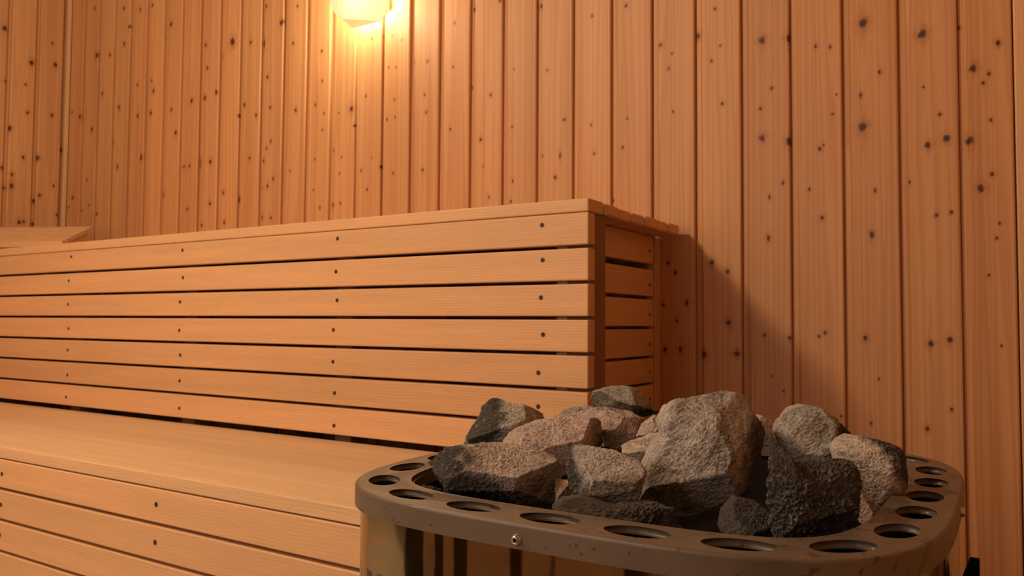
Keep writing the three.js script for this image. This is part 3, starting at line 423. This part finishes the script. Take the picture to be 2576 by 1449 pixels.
const ST = {
  A: [[-0.367, 0.565, 1.090], 0.04, [-65, 23, -58, 24, -38, 22, -14, 24, 16, 22, 39, 17, 47, 13, 56, 0, 54, -15, 47, -25, 26, -29, -4, -23, -41, -16, -49, -4, -61, 13]],
  B: [[-0.433, 0.586, 0.964], 0.034, [-45, -11, -41, 0, -33, 8, -29, 18, -19, 27, -3, 30, 17, 25, 35, 15, 46, 5, 42, -11, 21, -24, -11, -26, -39, -20]],
  S: [[-0.458, 0.566, 0.980], 0.02, [-17, 0, -15, 8, 11, 8, 19, 0, 11, -8, -13, -8]],
  C: [[-0.364, 0.576, 1.000], 0.03, [-67, 1, -53, 8, -16, 22, 18, 28, 40, 26, 47, 23, 51, 9, 53, -4, 40, -15, 14, -28, -23, -25, -56, -10]],
  D: [[-0.335, 0.588, 0.932], 0.032, [-34, 12, -25, 19, -5, 20, 19, 16, 32, 8, 38, -1, 30, -13, 7, -21, -17, -19, -32, -6]],
  E: [[-0.392, 0.592, 0.897], 0.02, [-27, -1, -14, 6, 7, 11, 22, 9, 24, -1, 7, -10, -22, -9]],
  F: [[-0.359, 0.604, 0.841], 0.028, [-41, 3, -38, 12, -26, 16, 1, 16, 27, 10, 38, 6, 42, -4, 36, -12, 18, -17, -8, -15, -34, -8]],
  G: [[-0.291, 0.589, 0.940], 0.018, [-15, -6, -10, 6, 3, 15, 11, 10, 14, 2, 8, -10, -7, -14]],
  H: [[-0.277, 0.581, 0.987], 0.018, [-30, -2, -27, 3, -9, 8, 23, 16, 26, 9, 19, -5, 5, -14, -13, -13, -28, -6]],
  I: [[-0.270, 0.571, 1.086], 0.032, [-29, 5, -28, 18, -22, 23, -7, 22, 12, 19, 27, 13, 32, 6, 27, -9, 21, -21, 9, -26, -13, -20, -27, -9]],
  J: [[-0.224, 0.582, 0.992], 0.044, [-37, 25, -26, 44, -10, 51, 0, 57, 12, 54, 34, 48, 42, 36, 49, 28, 62, 18, 59, 6, 47, -18, 28, -36, -16, -52, -49, -50, -57, -42, -55, -18, -43, 5, -36, 16]],
  K: [[-0.213, 0.586, 0.844], 0.02, [-15, 13, -3, 15, 7, 8, 15, -4, 11, -14, -7, -12]],
  L: [[-0.150, 0.592, 0.922], 0.032, [-33, 5, -29, 15, -18, 24, -8, 28, 5, 27, 17, 18, 34, 4, 30, -10, 21, -24, -1, -28, -22, -17, -29, -5]],
  M: [[-0.098, 0.576, 0.960], 0.026, [-28, 16, -24, 24, -15, 28, 4, 24, 23, 16, 28, 6, 27, -9, 20, -20, 7, -31, -3, -31, -15, -19, -26, 0]],
  N: [[-0.123, 0.568, 1.070], 0.03, [-28, 42, -24, 43, -18, 34, -10, 25, 0, 26, 17, 29, 31, 28, 34, 22, 32, 8, 30, -19, 23, -28, 8, -35, -20, -35, -25, -20, -28, -9, -33, 5, -29, 21]],
  O: [[-0.235, 0.547, 1.108], 0.02, [-60, 10, -54, 16, -42, 18, -29, 14, -17, 10, 12, 12, 33, 10, 42, 4, 51, -3, 62, -10, 58, -15, 0, -14, -43, -3, -59, 3]],
  P: [[-0.169, 0.541, 1.052], 0.03, [-22, -3, -20, 12, -9, 21, 5, 19, 19, 6, 24, -8, 17, -19, -16, -16]],
  Q: [[-0.097, 0.546, 0.995], 0.02, [-10, 11, -4, 19, 8, 8, 20, 2, 12, -9, -7, -16, -16, -4]],
  R: [[-0.403, 0.551, 1.134], 0.014, [-13, 2, -5, 6, 8, 4, 14, -1, 5, -6, -10, -4]],
  U: [[-0.313, 0.550, 1.072], 0.02, [-7, 12, 1, 19, 6, 4, 11, -8, 0, -16, -8, -9]],
  V: [[-0.138, 0.560, 0.952], 0.02, [-28, 11, -10, 21, 17, 17, 30, -5, 13, -20, -20, -17]],
};
const TAN = [0.46, 0.385, 0.315], GREY = [0.41, 0.37, 0.32], ROSE = [0.46, 0.355, 0.295], OLIVE = [0.30, 0.285, 0.225];
makeStone(ST.A, 'big', { seed: 1, base: TAN, facets: [[0.12, 0.75, 0.6, 0.78], [-0.05, -0.35, 0.9, 0.72], [0.75, -0.2, 0.6, 0.8], [-0.5, 0.4, 0.75, 0.95]], chance: 3, crust: [-0.75, -0.75, 0.1, 0.12], label: 'wide dark-ended stone with a tan top at the left front of the stove' });
makeStone(ST.B, 'mid', { seed: 2, base: GREY, facets: [[-0.6, 0.5, 0.6, 0.75], [0.45, 0.35, 0.8, 0.78]], crust: [-0.9, 0.35, 0.2, 0.3], label: 'hump-shaped grey stone at the far left of the heap' });
makeStone(ST.S, 'small', { seed: 3, base: OLIVE, crust: [0, 1, 0, -1], dark: [0.12, 0.10, 0.075], label: 'small flat stone peeping out below the hump-shaped grey stone' });
makeStone(ST.C, 'big', { seed: 4, base: ROSE, facets: [[-0.1, 0.72, 0.65, 0.7], [0.1, -0.15, 0.95, 0.8], [0.85, 0.05, 0.5, 0.75]], chance: 4, crust: [1, -0.2, 0.1, 0.55], label: 'long slab-shaped pinkish grey stone sloping down to the left, behind the dark-ended stone' });
makeStone(ST.D, 'mid', { seed: 5, base: ROSE, facets: [[-0.4, 0.6, 0.65, 0.75], [0.4, 0.1, 0.9, 0.8]], label: 'rosy stone in the middle of the heap under the dark rounded back stone' });
makeStone(ST.E, 'small', { seed: 6, base: TAN, label: 'pale sliver of stone between the hump-shaped stone and the dark rounded back stone' });
makeStone(ST.F, 'mid', { seed: 7, base: OLIVE, power: 3, facets: [[0, 0.7, 0.6, 0.85]], crust: [0.2, -0.6, 0.1, 0.25], label: 'dark olive oblong rounded stone at the very back, before the bench end' });
makeStone(ST.G, 'small', { seed: 8, base: ROSE, facets: [[-0.5, 0.4, 0.75, 0.7]], label: 'small pointed reddish stone tucked left of the largest stone' });
makeStone(ST.H, 'mid', { seed: 9, base: [0.58, 0.47, 0.37], speck: 0.3, facets: [[-0.1, 0.8, 0.55, 0.65], [0.1, -0.5, 0.85, 0.75]], chance: 3, label: 'pale wedge-shaped stone leaning on the left of the largest stone' });
makeStone(ST.I, 'mid', { seed: 10, base: GREY, facets: [[0.05, 0.8, 0.55, 0.72], [0, -0.2, 0.97, 0.82], [-0.85, 0.1, 0.5, 0.8]], chance: 3, crust: [-0.9, -0.3, 0, 0.45], label: 'blunt grey stone with a flat tan top just left of the largest stone' });
makeStone(ST.J, 'big', { seed: 11, base: GREY, speck: 0.7, facets: [[-0.35, 0.2, 0.9, 0.78], [0.8, -0.1, 0.55, 0.72], [0, 0.75, 0.6, 0.8], [-0.1, -0.6, 0.75, 0.82]], chance: 4, crust: [0.95, -0.2, 0.15, 0.42], label: 'largest stone, light grey and jagged, standing in the middle of the heap' });
makeStone(ST.K, 'small', { seed: 12, base: ROSE, label: 'brown sliver of stone behind the right shoulder of the largest stone' });
makeStone(ST.L, 'mid', { seed: 13, base: GREY, facets: [[-0.25, 0.35, 0.9, 0.75], [0.65, 0.2, 0.7, 0.85]], chance: 2, crust: [0.9, -0.4, 0.1, 0.35], label: 'peaked dark grey stone at the back right of the heap' });
makeStone(ST.M, 'mid', { seed: 14, base: TAN, facets: [[-0.3, 0.35, 0.88, 0.8], [0.8, 0.1, 0.55, 0.85], [-0.1, -0.6, 0.75, 0.85]], chance: 2, crust: [0.8, 0.55, 0.1, 0.32], label: 'rightmost tan stone with a dark upper flank, against the right rim' });
makeStone(ST.N, 'big', { seed: 15, base: GREY, rough: 0.9, facets: [[0, 0.05, 1, 0.8], [-0.7, 0, 0.7, 0.85]], chance: 3, crust: [0, 0, 0, -1], dark: [0.045, 0.038, 0.028], crystals: 0.45, label: 'black coarse-grained stone with a left horn at the right front' });
makeStone(ST.O, 'big', { seed: 16, base: GREY, rough: 0.9, facets: [[0, 0.6, 0.75, 0.97]], chance: 2, power: 3, crust: [0, 0, 0, -1], dark: [0.06, 0.048, 0.035], crystals: 0.4, label: 'long low dark crusty stone lying along the front rim' });
makeStone(ST.P, 'mid', { seed: 17, base: [0.07, 0.06, 0.05], label: 'deep-lying dark stone between the largest stone and the black coarse-grained one' });
makeStone(ST.Q, 'small', { seed: 18, base: ROSE, label: 'low stone half hidden beneath the rightmost tan stone' });
makeStone(ST.R, 'small', { seed: 19, base: OLIVE, crust: [0, 0, 0, -1], label: 'small dark chip at the left end of the front rim opening' });
makeStone(ST.U, 'small', { seed: 20, base: [0.38, 0.25, 0.15], label: 'small brown stone in the gap between the dark-ended stone and the blunt grey stone' });
makeStone(ST.V, 'mid', { seed: 21, base: [0.12, 0.10, 0.085], label: 'dark stone filling the gap below the peaked grey stone' });

renderer.render(scene, camera);
